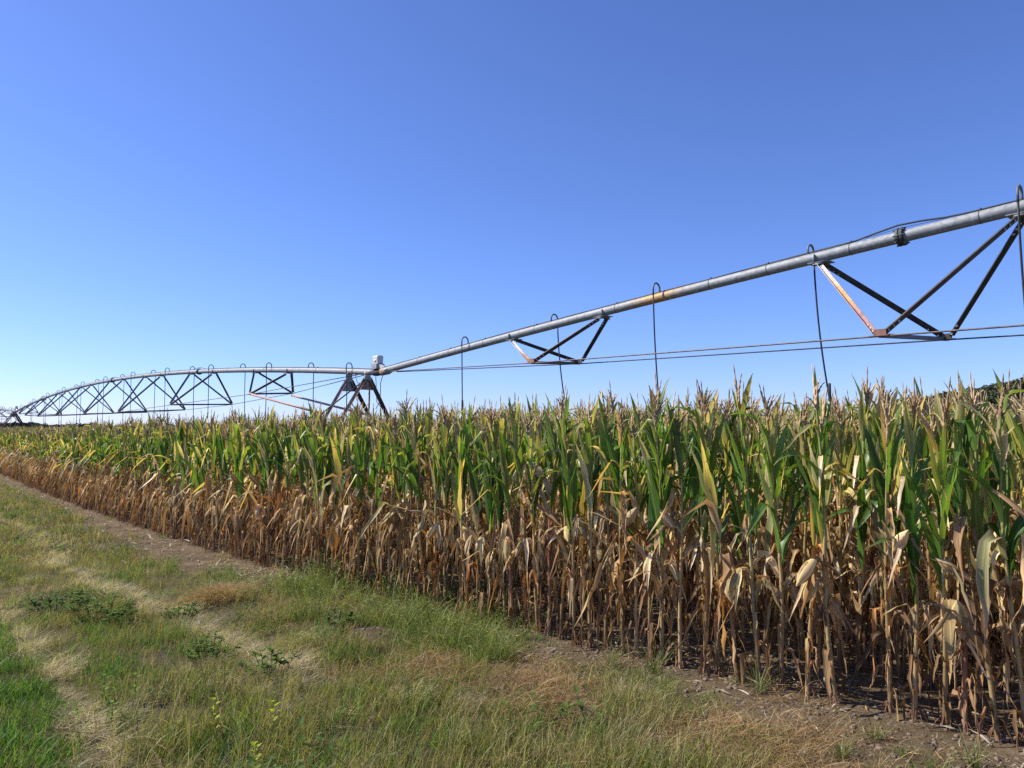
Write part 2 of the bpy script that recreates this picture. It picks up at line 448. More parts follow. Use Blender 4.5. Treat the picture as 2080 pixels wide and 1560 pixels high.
words = ["low round", "broad spreading", "small pale", "tall dark", "lopsided", "flat topped", "dense bushy", "thin ragged"]
tu = [88, 104, 118, 137, 150, 166, 186, 205, 222, 246, 268, 292, 318, 345, 372, 400, 428, 455]
for i, u in enumerate(tu):
    y = 640 + R.uniform(-30, 40); x = (u - 1040) / 1500 * y
    t = empty("tree", (x, y, -.2)); sc = R.uniform(.78, 1.1); t.scale = (sc * R.uniform(1, 1.5), sc * R.uniform(1, 1.5), sc); t.rotation_euler = (0, 0, R.uniform(0, 6))
    side = "left end of the far treeline" if i < 9 else "right end of the far treeline"
    k = (i + 1) if i < 9 else len(tu) - i
    ordn = ["", "first", "second", "third", "fourth", "fifth", "sixth", "seventh", "eighth", "ninth"][k]
    tag(t, "distant dark green tree, %s from the %s" % (ordn, side), "tree", "trees of the far treeline")
    for me, nm in ((tree_protos[i % 4][0], "crown"), (trunk_me, "trunk")):
        o = bpy.data.objects.new(nm, me); o.parent = t; COL.objects.link(o)

# ------------------------------------------------------------------ centre pivot irrigation machine
def pz1(s): return -9.428e-4 * s * s - .060075 * s + 4.66415
def pz2(s): return -1.31087e-3 * s * s + .1250737 * s + 1.543872
def pz3(s): return 3.40 + 8.5e-4 * (s - 77) * (59.5 - (s - 77))
D0 = PIPE_OFF
PR = 0.084
IN = Vector((NX, NY, 0)); AL = Vector((DX, DY, 0)); UP = Vector((0, 0, 1))
def Q(s, o, z): return P(s, D0 + o, z)
def rustc(s, base=GALV):
    k = exp(-((s - 8.05) / .42) ** 2)
    return [base[j] * (1 - k) + (.46, .27, .09)[j] * k for j in range(3)]
def dropper(root, s, pz, side, zlow, R, drag=0.0):
    """gooseneck on top of the pipe and a black hose hanging from it; side -1 = towards the viewer"""
    z = pz(s); r = .094; top = z + PR + .06
    gb = MB(); pts = [Q(s, 0, z + PR - .01), Q(s, 0, top)]
    for k in range(1, 8):
        a = pi * k / 8; pts.append(Q(s, side * (r - r * cos(a)), top + r * 1.1 * sin(a)))
    pts += [Q(s, side * 2 * r, top), Q(s, side * 2 * r, top - .12)]
    lean, lean2 = R.uniform(-.01, .01), R.uniform(-.05, .03)
    hb = MB(); zt = top - .10; hp = []
    nseg = 9
    for k in range(nseg + 1):
        t = k / nseg; bow = lean * sin(pi * t) * 2 + lean2 * t * t - drag * t * (.75 + .25 * t)
        hp.append(Q(s + bow, side * 2 * r - side * .06 * t * (1 - t), zt + (zlow - zt) * t))
    tube(hb, hp, .0135, 7, [BLACK] * len(hp))
    h = hb.build("drop_hose", M_RUBBER, root, root.location)
    tube(gb, pts, .0165, 8, [DGALV] * len(pts)); gb.build("gooseneck", M_GALV, h, root.location)  # zinc darkened: shade put into the gooseneck colour
    wb = MB(); p = hp[-1]; tube(wb, [p + UP * .28, p + UP * .27, p + UP * .02, p], [.014, .022, .022, .012], 8, [BLACK] * 4)
    wb.build("hose_weight", M_RUBBER, h, root.location)
def truss(root, s, hw, zn, zf, pz, half, R, rusty=False):
    n_, f_ = Q(s, -hw, zn), Q(s, hw, zf)
    out = []
    for e in (1, -1):                                     # e = +1: bracket on the far side along the row
        sb = s + e * half; zb = pz(sb)
        bb = MB()                                         # bracket: a plate under the pipe with two ears
        for side in (-1, 1):
            c = Q(sb, side * .075, zb - PR - .005)
            box(bb, c, AL * .07, (IN * side * .8 + UP * -.6).normalized() * .075, (IN * side * .6 + UP * .8).normalized() * .004, cols=DGALV)
        box(bb, Q(sb, 0, zb - PR - .012), AL * .16, IN * .11, UP * .006, cols=DGALV)
        box(bb, Q(sb + .06 * e, -.088, zb - .04), AL * .005, IN * .03, UP * .075, cols=GALV)
        bb.build("bracket", M_GALV, root, root.location)
        for side, q in ((-1, n_), (1, f_)):
            a = Q(sb - e * .02, side * .1, zb - PR - .05)
            b = q + UP * .03 + AL * (.05 * e) + (q - a).normalized() * -.02
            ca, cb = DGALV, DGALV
            if rusty: ca, cb = ((.42, .42, .43), (.24, .125, .12) if rusty == 'B' else (.36, .19, .08)) if e > 0 and rusty != 'C' else ((.07, .075, .085), (.075, .05, .04))  # shaded braces get near-black put into their colour; the others show zinc and rust
            if side == 1: ca, cb = (.06, .065, .075), (.055, .045, .04)  # far-side braces: shade put into the colour as near-black
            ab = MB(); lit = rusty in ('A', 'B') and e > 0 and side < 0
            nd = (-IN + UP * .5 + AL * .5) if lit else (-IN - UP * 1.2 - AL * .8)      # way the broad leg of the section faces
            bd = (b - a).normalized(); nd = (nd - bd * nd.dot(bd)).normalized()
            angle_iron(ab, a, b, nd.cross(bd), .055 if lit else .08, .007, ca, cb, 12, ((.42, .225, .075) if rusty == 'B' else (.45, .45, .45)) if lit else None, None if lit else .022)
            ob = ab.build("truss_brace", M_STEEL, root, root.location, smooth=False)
            if lit and rusty == 'B': ob["label"] = "brace gone from bare zinc to orange rust"
            hb = MB()                                     # bolt heads at both ends
            dd = (b - a).normalized()
            u_ = -IN * side; u_ = (u_ - dd * u_.dot(dd)).normalized()
            for k in (.06, .14, .22):
                for pt in (a + dd * k, b - dd * k):
                    tube(hb, [pt + u_ * .0, pt + u_ * .034], .011, 6, [(.5, .5, .5)] * 2)
            hb.build("bolt", M_STEEL, ob, root.location, smooth=False)["kind"] = "stuff"
    cb = MB(); angle_iron(cb, n_, f_, UP, .06, .007, (.13, .10, .085), (.10, .09, .085), 5)
    cb.build("cross_bar", M_STEEL, root, root.location, smooth=False)
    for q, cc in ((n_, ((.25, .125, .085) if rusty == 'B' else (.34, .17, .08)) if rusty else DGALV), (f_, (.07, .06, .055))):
        gb = MB(); box(gb, q + UP * .005, AL * .12, IN * .05, UP * .006, cols=cc); box(gb, q + UP * .045, AL * .075, IN * .006, UP * .045, cols=cc)
        gb.build("gusset_plate", M_STEEL, root, root.location, smooth=False)
    return n_, f_
def span(s0, s1, pz, trusses, outlets, flanges, label, ends, half=1.3, bands=None, drags=()):
    root = empty("irrigation_span", Q((s0 + s1) / 2, 0, 0))
    tag(root, label, "irrigation pipe", "spans of the centre pivot")
    R = random.Random(int(s0 * 10) + 5)
    pb = MB(); n = int(abs(s1 - s0) / .3) + 1
    ss = [s0 + (s1 - s0) * k / n for k in range(n + 1)]
    tube(pb, [Q(s, 0, pz(s)) for s in ss], PR, 20, [rustc(s) for s in ss])
    pipe = pb.build("pipe", M_GALV, root, root.location)
    for s in flanges:
        fb = MB(); t = (Q(s + .1, 0, pz(s + .1)) - Q(s - .1, 0, pz(s - .1))).normalized(); c = Q(s, 0, pz(s))
        tube(fb, [c - t * .05, c - t * .045, c - t * .012, c - t * .012, c + t * .012, c + t * .012, c + t * .045, c + t * .05], [.09, .128, .13, .115, .115, .13, .128, .09], 18, [(.06, .065, .07)] * 8)
        u, v = basis(t)
        for k in range(8):
            a = k * pi / 4; q = c + (u * cos(a) + v * sin(a)) * .117; tube(fb, [q - t * .07, q + t * .07], .011, 6, [(.05, .05, .05)] * 2)
        fb.build("flange", M_STEEL, pipe, root.location, smooth=False)
    for s in bands or []:
        bb = MB(); t = (Q(s + .1, 0, pz(s + .1)) - Q(s - .1, 0, pz(s - .1))).normalized(); c = Q(s, 0, pz(s))
        tube(bb, [c - t * .007, c - t * .006, c + t * .006, c + t * .007], [PR, PR + .004, PR + .004, PR], 18, [(.12, .11, .11)] * 4)
        box(bb, c + UP * (PR + .02), t * .01, IN * .008, UP * .02, cols=(.05, .05, .05))
        bb.build("clamp_band", M_STEEL, pipe, root.location)
    cb = MB(); pts = []
    for s in ss:                                                # the power cable lying on the pipe, lifted over each flange
        lift = sum(.075 * exp(-((s - q) / .5) ** 2) for q in flanges)
        pts.append(Q(s, .012 + .004 * sin(s * 3), pz(s) + PR + .013 + lift + .003 * sin(s * 5.1)))
    tube(cb, pts, .013, 6, [BLACK] * len(pts)); cb.build("power_cable", M_RUBBER, root, root.location)
    wb = MB()
    tube(wb, [Q(s, -.04 + .01 * sin(s), pz(s) + PR + .004 + .05 * max(0, sin((s - s0) * .9)) * (1 if s < 4 else .2)) for s in ss], .0035, 5, [BLACK] * len(ss))
    wb.build("signal_wire", M_RUBBER, root, root.location)
    near, far = [], []
    for s, hw, zn, zf, rusty in trusses:
        a, b = truss(root, s, hw, zn, zf, pz, half, R, rusty); near.append(a); far.append(b)
    for ch, side in ((near, -1), (far, 1)):
        pts = list(ch)
        if ends[0] is not None: pts = [Q(ends[0], side * .1, pz(ends[0]) - .09)] + pts
        if ends[1] is not None: pts = pts + [Q(ends[1], side * .1, pz(ends[1]) - .09)]
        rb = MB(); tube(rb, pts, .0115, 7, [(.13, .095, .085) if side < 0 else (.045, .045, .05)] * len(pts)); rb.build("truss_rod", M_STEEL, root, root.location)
    for i, s in enumerate(outlets):
        dropper(root, s, pz, -1 if i % 2 == 0 else 1, 2.12 + R.uniform(-.05, .06), R, drags[i] if i < len(drags) else 0)
    return root
T1, T2 = 17.48, 77.0
o1 = [13.52 - 2.757 * k for k in range(10)]   # (the tenth lies past the frame)
span(T1 - .15, -13.0, pz1, [(10.63, .69, 3.08, 3.15, 'A'), (3.77, 1.18, 2.92, 3.07, 'B'), (-3.0, 1.46, 2.78, 2.93, False), (-9.7, 1.55, 2.66, 2.80, False)],
     o1, [3.91, -9.8], "near grey pipe span climbing to the right with rusty truss braces", (16.7, None), 1.28,
     [15.5, 14.2, 12.9, 11.2, 9.0, 6.95, 5.9, 4.6, 2.95, 1.4, -.2], (.05, .22, .07, .16, .08, .15, .1))
b2 = []
o2 = [18.9 + 2.745 * k for k in range(21)]
sp2 = span(T1 + .15, T2 - .15, pz2, [(24.36, .74, 2.96, 3.03, 'C'), (31.11, 1.22, 2.76, 2.83, False), (37.78, 1.48, 2.58, 2.74, False), (44.28, 1.55, 2.61, 2.74, False), (51.3, 1.56, 2.64, 2.80, False), (58.01, 1.44, 2.67, 2.83, False), (64.6, 1.17, 2.84, 2.92, False), (71.01, .66, 3.08, 3.16, False)],
     o2, [31.49, 45.08, 65.34], "long arched pipe span with dark crossed trusses between the two drive towers", (18.4, 76.2), 1.3,
     [21.0, 24.9, 28.3, 34, 38])
span(T2 + .15, 97, pz3, [(83.9, .7, 3.0, 3.05, False), (90.6, 1.2, 2.8, 2.9, False)], [78.3 + 2.745 * k for k in range(6)], [90],
     "farthest pipe span leaving the photo at the left edge beyond the far tower", (78, None))
dropper_extra = None
# the outlet between the near tower and the first truss of the near span
R = random.Random(2)

def drive_tower(s, z, label, tags):
    """two A-frames under the pipe joint, base beam with wheels, control cabinet on top"""
    root = empty("drive_tower", Q(s, 0, 0)); off = root.location
    tag(root, label, "drive tower", "drive towers of the centre pivot")
    zb = .62
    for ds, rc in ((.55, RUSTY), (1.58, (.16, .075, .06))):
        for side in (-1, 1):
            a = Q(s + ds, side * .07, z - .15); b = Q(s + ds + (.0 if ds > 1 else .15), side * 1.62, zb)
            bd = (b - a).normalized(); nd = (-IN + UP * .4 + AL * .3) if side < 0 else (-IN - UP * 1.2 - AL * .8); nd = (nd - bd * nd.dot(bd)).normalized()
            lb = MB(); angle_iron(lb, a, b, nd.cross(bd), .085, .009, (.34, .24, .21) if side < 0 else (.08, .06, .055), rc, 8)  # sun painted lighter on near legs, shade darker on far ones, rust below
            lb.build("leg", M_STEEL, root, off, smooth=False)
        gb = MB(); cc = (.24, .26, .28) if ds > 1 else (.22, .165, .13)
        zt, zl = z - .16, z - .46
        wt, wl = .14, .29
        for q in (.004,):
            vs = [Q(s + ds - .0, -wt, zt), Q(s + ds, wt, zt), Q(s + ds + .03, wl, zl), Q(s + ds + .03, -wl, zl)]
            vs += [v + AL * .008 for v in vs]
            gb.add(vs, [(0, 1, 2, 3), (7, 6, 5, 4), (0, 4, 5, 1), (1, 5, 6, 2), (2, 6, 7, 3), (3, 7, 4, 0)], [cc] * 8)
        gb.build("gusset_plate", M_STEEL, root, off, smooth=False)
        sb = MB(); c = Q(s + ds, 0, z); tube(sb, [c - AL * .03, c + AL * .03], PR + .012, 18, [GALV if ds > 1 else (.45, .42, .33)] * 2)
        box(sb, Q(s + ds, 0, z - PR - .05), AL * .03, IN * .1, UP * .05, cols=GALV)
        sb.build("saddle", M_STEEL, root, off, smooth=False)
    db = MB(); tube(db, [Q(s + .5, -.09, z - .17), Q(s + 1.75, -1.1, z - 1.35), Q(s + 1.8, -1.5, 1.2)], .02, 6, [(.06, .05, .05)] * 3); db.build("diagonal_brace", M_STEEL, root, off)
    vb = MB(); tube(vb, [Q(s + .62, .1, z - .44), Q(s + .62, .06, .7)], .028, 7, [(.05, .05, .055)] * 2); vb.build("conduit", M_STEEL, root, off)
    bb = MB(); box(bb, Q(s + .95, 0, zb - .04), AL * .06, IN * 1.85, UP * .06, cols=(.3, .3, .3)); bb.build("base_beam", M_STEEL, root, off, smooth=False)
    for side in (-1, 1):
        wb = MB(); c = Q(s + .95, side * 1.85, .56)
        pr = [(.2, -.11), (.5, -.13), (.56, -.09), (.58, 0), (.56, .09), (.5, .13), (.2, .11)]
        n = 24; vs, fs = [], []
        for k in range(n):
            a = 2 * pi * k / n
            for r_, w_ in pr: vs.append(c + IN * (r_ * cos(a)) + UP * (r_ * sin(a)) + AL * w_)
        for k in range(n):
            for j in range(6):
                p, q = k * 7 + j, ((k + 1) % n) * 7 + j; fs.append((p, q, q + 1, p + 1))
        wb.add(vs, fs, [(.03, .03, .03)] * len(vs)); w = wb.build("wheel", M_RUBBER, root, off)
        rb = MB(); tube(rb, [c - AL * .06, c + AL * .06], .24, 16, [(.3, .3, .3)] * 2); rb.build("rim", M_STEEL, w, off)
        # long brace tubes from the first truss nodes of the far span down to the tower foot
        tb2 = MB(); a = Q(s + 6.88, side * .74, z - .37); b = Q(s + 1.75, side * .70, z - 1.12)
        tube(tb2, [a, a + (b - a) * .5, b], .036, 9, [(.42, .27, .24), (.38, .22, .19), RUSTY]); tb2.build("brace_tube", M_STEEL, root, off)
    # joint between the two spans
    jb = MB(); tube(jb, [Q(s - .2, 0, z), Q(s - .1, 0, z), Q(s + .1, 0, z), Q(s + .2, 0, z)], [.09, .10, .10, .09], 16, [(.03, .03, .03)] * 4); jb.build("rubber_joint", M_RUBBER, root, off)
    eb = MB(); tube(eb, [Q(s - .62, 0, z + .03), Q(s - .5, 0, z + .01), Q(s - .2, 0, z - .0), Q(s - .19, 0, z)], [.087, .1, .105, .09], 16, [GALV, GALV, (.33, .2, .1), (.3, .18, .1)]); eb.build("pipe_collar", M_STEEL, root, off)
    hb = MB(); box(hb, Q(s + .02, 0, z + .16), AL * .13, IN * .13, UP * .07, cols=(.33, .34, .34)); tube(hb, [Q(s + .05, .02, z + .2), Q(s - .45, .02, z + .02)], [.13, .05], 10, [(.33, .34, .34)] * 2)
    hb.build("cabinet_mount", M_STEEL, root, off, smooth=False)
    # control cabinet: box with a rounded top
    cb = MB(); prof = [(-.10, 0), (-.115, .26)] + [(-.115 + .05 - .05 * cos(a), .26 + .06 * sin(a)) for a in (pi / 6, pi / 3, pi / 2)] + [(.065 + .05 * sin(a), .26 + .06 * cos(a)) for a in (0, pi / 6, pi / 3, pi / 2)] + [(.10, 0)]
    vs, fs = [], []; k = len(prof)
    for e in (-.12, .12):
        for o_, z_ in prof: vs.append(Q(s + .02 + e, o_ * .85, z + .2 + z_ * .8))
    for i in range(k): fs.append((i, (i + 1) % k, (i + 1) % k + k, i + k))
    fs.append(tuple(range(k))[::-1]); fs.append(tuple(range(k, 2 * k)))
    cb.add(vs, fs, [WHITE] * len(vs)); c = cb.build("control_cabinet", M_PAINT, root, off, smooth=False)
    lb = MB(); box(lb, Q(s + .02, -.0945, z + .32), AL * .06, IN * .002, UP * .045, cols=(.70, .60, .58)); lb.build("faded_sticker", M_PAINT, c, off)
    kb = MB()
    for pts in ([Q(s + 1.4, 0, z + PR), Q(s + 1.1, -.1, z + .04), Q(s + .9, -.12, z - .25), Q(s + .55, -.1, z - .3), Q(s + .2, -.1, z - .05)],
                [Q(s - .7, 0, z + PR + .05), Q(s - .5, -.12, z + .02), Q(s - .3, -.1, z - .3), Q(s - .2, -.05, z - .8), Q(s + .1, 0, z - 1.0)],
                [Q(s + .2, .05, z - .1), Q(s + .3, .15, z - .8), Q(s + .4, .9, z - 1.5), Q(s + .5, 1.2, .8)]):
        tube(kb, pts, .01, 6, [BLACK] * len(pts))
    kb.build("cable_loop", M_RUBBER, root, off)["kind"] = "stuff"
    return root
drive_tower(T1, 3.335, "rusty drive tower carrying a white cabinet where the pipe spans meet", None)
drive_tower(T2, 3.40, "farthest dark drive tower standing before the wooded rise on the horizon", None)
# ------------------------------------------------------------------ corn plants
TAN, PALE, BROWN, ORNG, DARKB = (.54, .37, .175), (.70, .55, .32), (.30, .175, .082), (.44, .21, .065), (.14, .08, .042)
GREENS = [(.036, .118, .018), (.060, .165, .027), (.105, .22, .040), (.17, .275, .052), (.27, .33, .085)]
def mixc(a, b, t): return tuple(a[i] + (b[i] - a[i]) * t for i in range(3))
def leaf_mb(R, z0, az, Ln, W, a0, a1, kink=None, dry=0.0, twist=0.0, fold=.35, crumple=0.0, ctip=TAN, cbase=(.05, .11, .02), base_r=.013, x0=0, y0=0):
    """one blade: arcs from angle a0 (off vertical) to a1; kink = (position, extra angle)"""
    mb = MB(); n = 11
    p = Vector((x0 + cos(az) * base_r, y0 + sin(az) * base_r, z0)); vs, cs, us, fs = [], [], [], []
    azi = az; st = Ln / n; tw = 0; swing = R.uniform(-.12, .12)
    for i in range(n + 1):
        t = i / n
        th = a0 + (a1 - a0) * (t ** 1.5)
        if kink and t > kink[0]: th += kink[1] * min(1, (t - kink[0]) * 8)
        th = min(th, radians(177)) + R.uniform(-1, 1) * crumple * .28
        azi += R.uniform(-1, 1) * (.05 + .30 * crumple) + swing * crumple
        d = Vector((cos(azi) * sin(th), sin(azi) * sin(th), cos(th)))
        side = Vector((-sin(azi), cos(azi), 0)); nrm = d.cross(side)
        tw = twist * t + R.uniform(-1, 1) * crumple * .6
        s2 = side * cos(tw) + nrm * sin(tw); n2 = nrm * cos(tw) - side * sin(tw)
        w = W * (0.42 + .58 * min(1, t / .2)) * (1 - max(0, (t - .25) / .75) ** 1.7) * .5
        if i == n: w = .001
        w *= 1 + crumple * R.uniform(-.65, .4)
        f = fold + crumple * R.uniform(-.4, .6)
        wav = .14 * w * sin(t * 17 + az * 3)
        vs += [p - s2 * w + n2 * (f * w + wav), p, p + s2 * w + n2 * (f * w - wav)]
        k = max(dry, min(1, (t - (1 - dry * .9 - .12)) * 5)) if dry < 1 else 1
        k = max(0, min(1, k))
        ct = mixc(cbase, ctip, k); ct2 = mixc(cbase, ctip, min(1, k * 1.3 + (.3 if .1 < dry < 1 else 0)))
        cs += [ct2, ct, ct2]; us += [(0, t), (.5, t), (1, t)]
        p = p + d * st
    for i in range(n):
        a = i * 3
        fs += [(a, a + 1, a + 4, a + 3), (a + 1, a + 2, a + 5, a + 4)]
    mb.add(vs, fs, cs, us)
    return mb
def spindle(mb, p, d, Ln, r, cols, n=10, rings=8, R=None):
    u, v = basis(d); d = d.normalized(); vs, cs, fs, us = [], [], [], []
    for i in range(rings + 1):
        t = i / rings; rr = r * max(.08, sin(pi * min(1, t * .84 + .12)) ** .6) * (1 if t < .7 else 1 - (t - .7) * 2.3)
        for k in range(n):
            a = 2 * pi * k / n + t * .3; q = rr * (1 + (.16 if k % 2 else -.14))
            vs.append(p + d * Ln * t + (u * cos(a) + v * sin(a)) * q); cs.append(mixc(cols[0], mixc(cols[1], BROWN, .45), (1 - k % 2) * .85 + .15 * sin(k * 2.4))); us.append((k / n, t))
    for i in range(rings):
        for k in range(n):
            a, b = i * n + k, i * n + (k + 1) % n; fs.append((a, b, b + n, a + n))
    mb.add(vs, fs, cs, us)
LOOK = []
def corn_form(seed):
    """list of (part name, MB, material) for one plant standing at the origin"""
    R = random.Random(seed); parts = []
    H = R.uniform(1.66, 1.84); plane = R.uniform(0, pi)
    lx, ly = R.uniform(-.06, .07), R.uniform(-.06, .06)
    def ax(z):
        t = z / H; return lx * t * t + .012 * sin(z * 4 + seed), ly * t * t + .010 * cos(z * 3.3 + seed)
    # stalk with nodes and brace roots
    sb = MB(); pts, rr, cc = [], [], []
    nodes = 11; cb_, cm_, ct_ = R.choice([(.27, .175, .09), (.20, .12, .06), (.33, .23, .12)]), R.choice([(.44, .32, .13), (.40, .28, .11), (.46, .36, .16)]), R.choice([(.30, .31, .08), (.40, .33, .12), (.22, .27, .07)])
    if R.random() < .12: cm_ = (.26, .08, .055)
    for i in range(nodes + 1):
        z = H * (i / nodes) ** .93
        for dz, k in ((-.012, 1.0), (.0, 1.2), (.012, 1.0), (.05, 1.08)):
            if i == nodes and dz > .02: continue
            if i == 0 and dz < 0: dz = -.05
            x, y = ax(max(0, z)); t = z / H
            pts.append((x, y, z + dz)); rr.append((.0155 - .0095 * t) * k)
            c = mixc(cb_, cm_, min(1, t * 2.6)) if t < .45 else mixc(cm_, ct_, min(1, (t - .45) * 3))
            cc.append(mixc(c, (.12, .08, .04), .5) if k == 1.2 else c)
    tube(sb, pts, rr, 6, cc)
    for k in range(9):
        a = k * .7 + R.uniform(-.2, .2); q = R.uniform(.045, .075)
        tube(sb, [(cos(a) * .01, sin(a) * .01, .075), (cos(a) * q * .6, sin(a) * q * .6, .035), (cos(a) * q, sin(a) * q, -.03)], [.004, .0035, .002], 3, [(.20, .10, .06)] * 3, False)
    parts.append(("stalk", sb, M_STALK))
    # leaves
    nl = R.randint(16, 19); zsplit = R.uniform(.80, 1.16); ear_z = R.uniform(.55, 1.04)
    for i in range(nl):
        z = .13 + (H - .22) * (i / (nl - 1)) ** .95
        x, y = ax(z); az = plane + (i % 2) * pi + R.gauss(0, .42)
        if z > zsplit + R.uniform(-.2, .14):
            t = (z - zsplit) / (H - zsplit); u = max(0, t)
            Ln = R.uniform(.52, .68) * (1 - .50 * u); W = R.uniform(.056, .086) * (1 - .36 * u)
            g = mixc(R.choice(GREENS[:3] if t < .45 else GREENS[1:4]), GREENS[4], R.random() * (.08 + .40 * u))
            dry = R.choice([0, 0, 0, .05, .12, .3, .5]) if t < .6 else R.choice([0, .05, .15, .3, .5, 1])
            kk = None; a0 = radians(R.uniform(5, 16)); a1 = radians(R.uniform(8, 34))
            q = R.random()
            if R.random() < .14 and t < .8: dry = 1; W *= .6; a0 = radians(R.uniform(10, 40)); kk = (R.uniform(.03, .3), radians(R.uniform(100, 150))); q = 1
            if q < .24: kk = (R.uniform(.35, .7), radians(R.uniform(60, 140)))
            elif q < .36: a1 = radians(R.uniform(85, 150))
            mb = leaf_mb(R, z, az, Ln, W, a0, a1, kk, dry, R.uniform(-1.3, 1.3), R.uniform(.15, .7), .08 + dry * .2, R.choice([TAN, PALE, (.38, .36, .11), (.42, .36, .15)]), g, .012, x, y)
            parts.append(("leaf", mb, M_LEAF))
        else:
            h = z / zsplit
            cpal = R.choice([TAN, TAN, TAN, PALE, PALE, mixc(TAN, BROWN, .5), mixc(TAN, BROWN, .5), BROWN, ORNG] if h > .45 else [TAN, mixc(TAN, BROWN, .6), mixc(TAN, BROWN, .6), BROWN, BROWN, DARKB] if h > .25 else [mixc(TAN, BROWN, .7), BROWN, BROWN, DARKB, DARKB])
            if h > .8 and R.random() < .3: cg = R.choice(GREENS[1:4]); dr = R.uniform(.3, .6)
            else: cg = cpal; dr = 1.0
            Ln = R.uniform(.40, .70) * (.7 + .3 * h); W = R.choice([R.uniform(.02, .036), R.uniform(.026, .045), R.uniform(.03, .05), R.uniform(.05, .078)]) * (.65 if h < .38 else 1)
            if W > .048: Ln *= 1.18
            q = R.random()
            a0 = radians(R.uniform(5, 28)); a1 = radians(R.uniform(15, 45)); kk = (R.uniform(.02, .12), radians(R.uniform(130, 160)))
            if q < .16: kk = (R.uniform(.3, .55), radians(R.uniform(90, 130)))
            elif q < .21 and h > .4: kk = (R.uniform(.1, .3), radians(R.uniform(45, 80))); Ln *= 1.25
            elif q < .25 and h > .5: kk = None; a1 = radians(R.uniform(70, 120)); Ln *= 1.25
            mb = leaf_mb(R, z, az, Ln, W, a0, a1, kk, dr, R.uniform(-5, 5), R.uniform(.1, 1.1), R.uniform(.35, .85), mixc(cpal, DARKB, R.random() * .35), cg, .012, x, y)
            parts.append(("leaf", mb, M_DRY))
            for _ in range(R.choice([1, 1, 2, 2])):           # a torn strip or the loose sheath of the same node
                mb = leaf_mb(R, z + R.uniform(-.05, .06), az + R.uniform(-1.2, 1.2), R.uniform(.16, .46), R.uniform(.012, .032), radians(R.uniform(4, 30)), radians(R.uniform(20, 50)), (R.uniform(.02, .2), radians(R.uniform(125, 160))), 1, R.uniform(-5, 5), R.uniform(.3, 1.3), R.uniform(.4, .9), mixc(cpal, BROWN, R.random() * .6), cpal, .014, x, y)
                parts.append(("leaf", mb, M_DRY))
    # ear in its husk
    x, y = ax(ear_z); az = plane + R.choice([0, pi]) + R.gauss(0, .3)
    eb = MB(); th = radians(R.choice([R.uniform(135, 174), R.uniform(135, 174), R.uniform(135, 174), R.uniform(28, 55), R.uniform(105, 140)]))
    hc = R.choice([((.66, .51, .26), (.48, .34, .15)), ((.56, .42, .20), (.40, .27, .12)), ((.70, .56, .32), (.52, .38, .19))])
    sh = Vector((x + cos(az) * .07, y + sin(az) * .07, ear_z + .05))
    tube(eb, [(x, y, ear_z), ((x + sh.x) / 2, (y + sh.y) / 2, ear_z + .05), sh], [.010, .010, .013], 5, [hc[1]] * 3, False)
    d = Vector((cos(az) * sin(th), sin(az) * sin(th), cos(th)))
    spindle(eb, sh, d, R.uniform(.17, .22), R.uniform(.028, .036), hc)
    for k in range(3):                                        # loose husk leaves round the ear
        a2 = az + R.uniform(-2.6, 2.6)
        hb = leaf_mb(R, sh.z, a2, R.uniform(.14, .30), R.uniform(.022, .042), th * .95, min(pi, th + R.uniform(.0, .5)), None, 1, R.uniform(-.8, .8), .8, .25, R.choice([PALE, PALE, TAN, hc[0]]), TAN, .018, sh.x, sh.y)
        eb.add(hb.v, hb.f, hb.c, hb.u)
    parts.append(("ear", eb, M_DRY)); LOOK.append("hanging ear" if th > 2.2 else "upright ear" if th < 1 else "slanting ear")
    # tassel
    tb_ = MB(); x, y = ax(H); top = Vector((x, y, H)); tc = R.choice([(.40, .255, .13), (.47, .33, .175), (.35, .225, .125), (.52, .39, .22)])
    lean = Vector((R.uniform(-.12, .18), R.uniform(-.15, .15), 1)).normalized()
    def spike(p, d, Ln, droop, r):
        pts, rr = [], []
        for k in range(9):
            t = k / 8
            pts.append(p + d * Ln * t + Vector((0, 0, -droop * t * t))); rr.append(r * (1.6 if k % 2 else .7) * (1 - .7 * t))
        tube(tb_, pts, rr, 3, [mixc(tc, PALE, R.random() * .4)] * 9, False)
    Ls = R.uniform(.20, .28)
    spike(top - lean * .02, lean, Ls + .05, 0, .009)
    for k in range(R.randint(7, 12)):
        a = R.uniform(0, 2 * pi); sp_ = radians(R.uniform(8, 36)); d = (lean * cos(sp_) + Vector((cos(a), sin(a), 0)) * sin(sp_)).normalized()
        spike(top + lean * R.uniform(-.03, .09), d, Ls * R.uniform(.5, .85), R.uniform(0, .09), .0085)
    parts.append(("tassel", tb_, M_TASSEL))
    return parts
NF = 24
FORMS = [corn_form(100 + i) for i in range(NF)]
MATS = [M_STALK, M_LEAF, M_DRY, M_TASSEL]
joined = []
for f in FORMS:
    j = MB()
    for nm, mb, mt in f: j.add(mb.v, mb.f, mb.c, mb.u, MATS.index(mt))
    joined.append(j.mesh("corn_plant", MATS))
part_meshes = [[(nm, mb.mesh(nm, mt)) for nm, mb, mt in f] for f in FORMS]
R = random.Random(11)
def ordinal(n):
    return "%d%s" % (n, "th" if 10 <= n % 100 <= 20 else {1: "st", 2: "nd", 3: "rd"}.get(n % 10, "th"))
def vigour(s):
    return 1.012 if s < 3 else 1.012 - .022 * min(1, (s - 3) / 6) - .088 * max(0, min(1, (s - 9) / 13))
ROWS, PITCH = 0.76, 0.14
single, mass = [], []
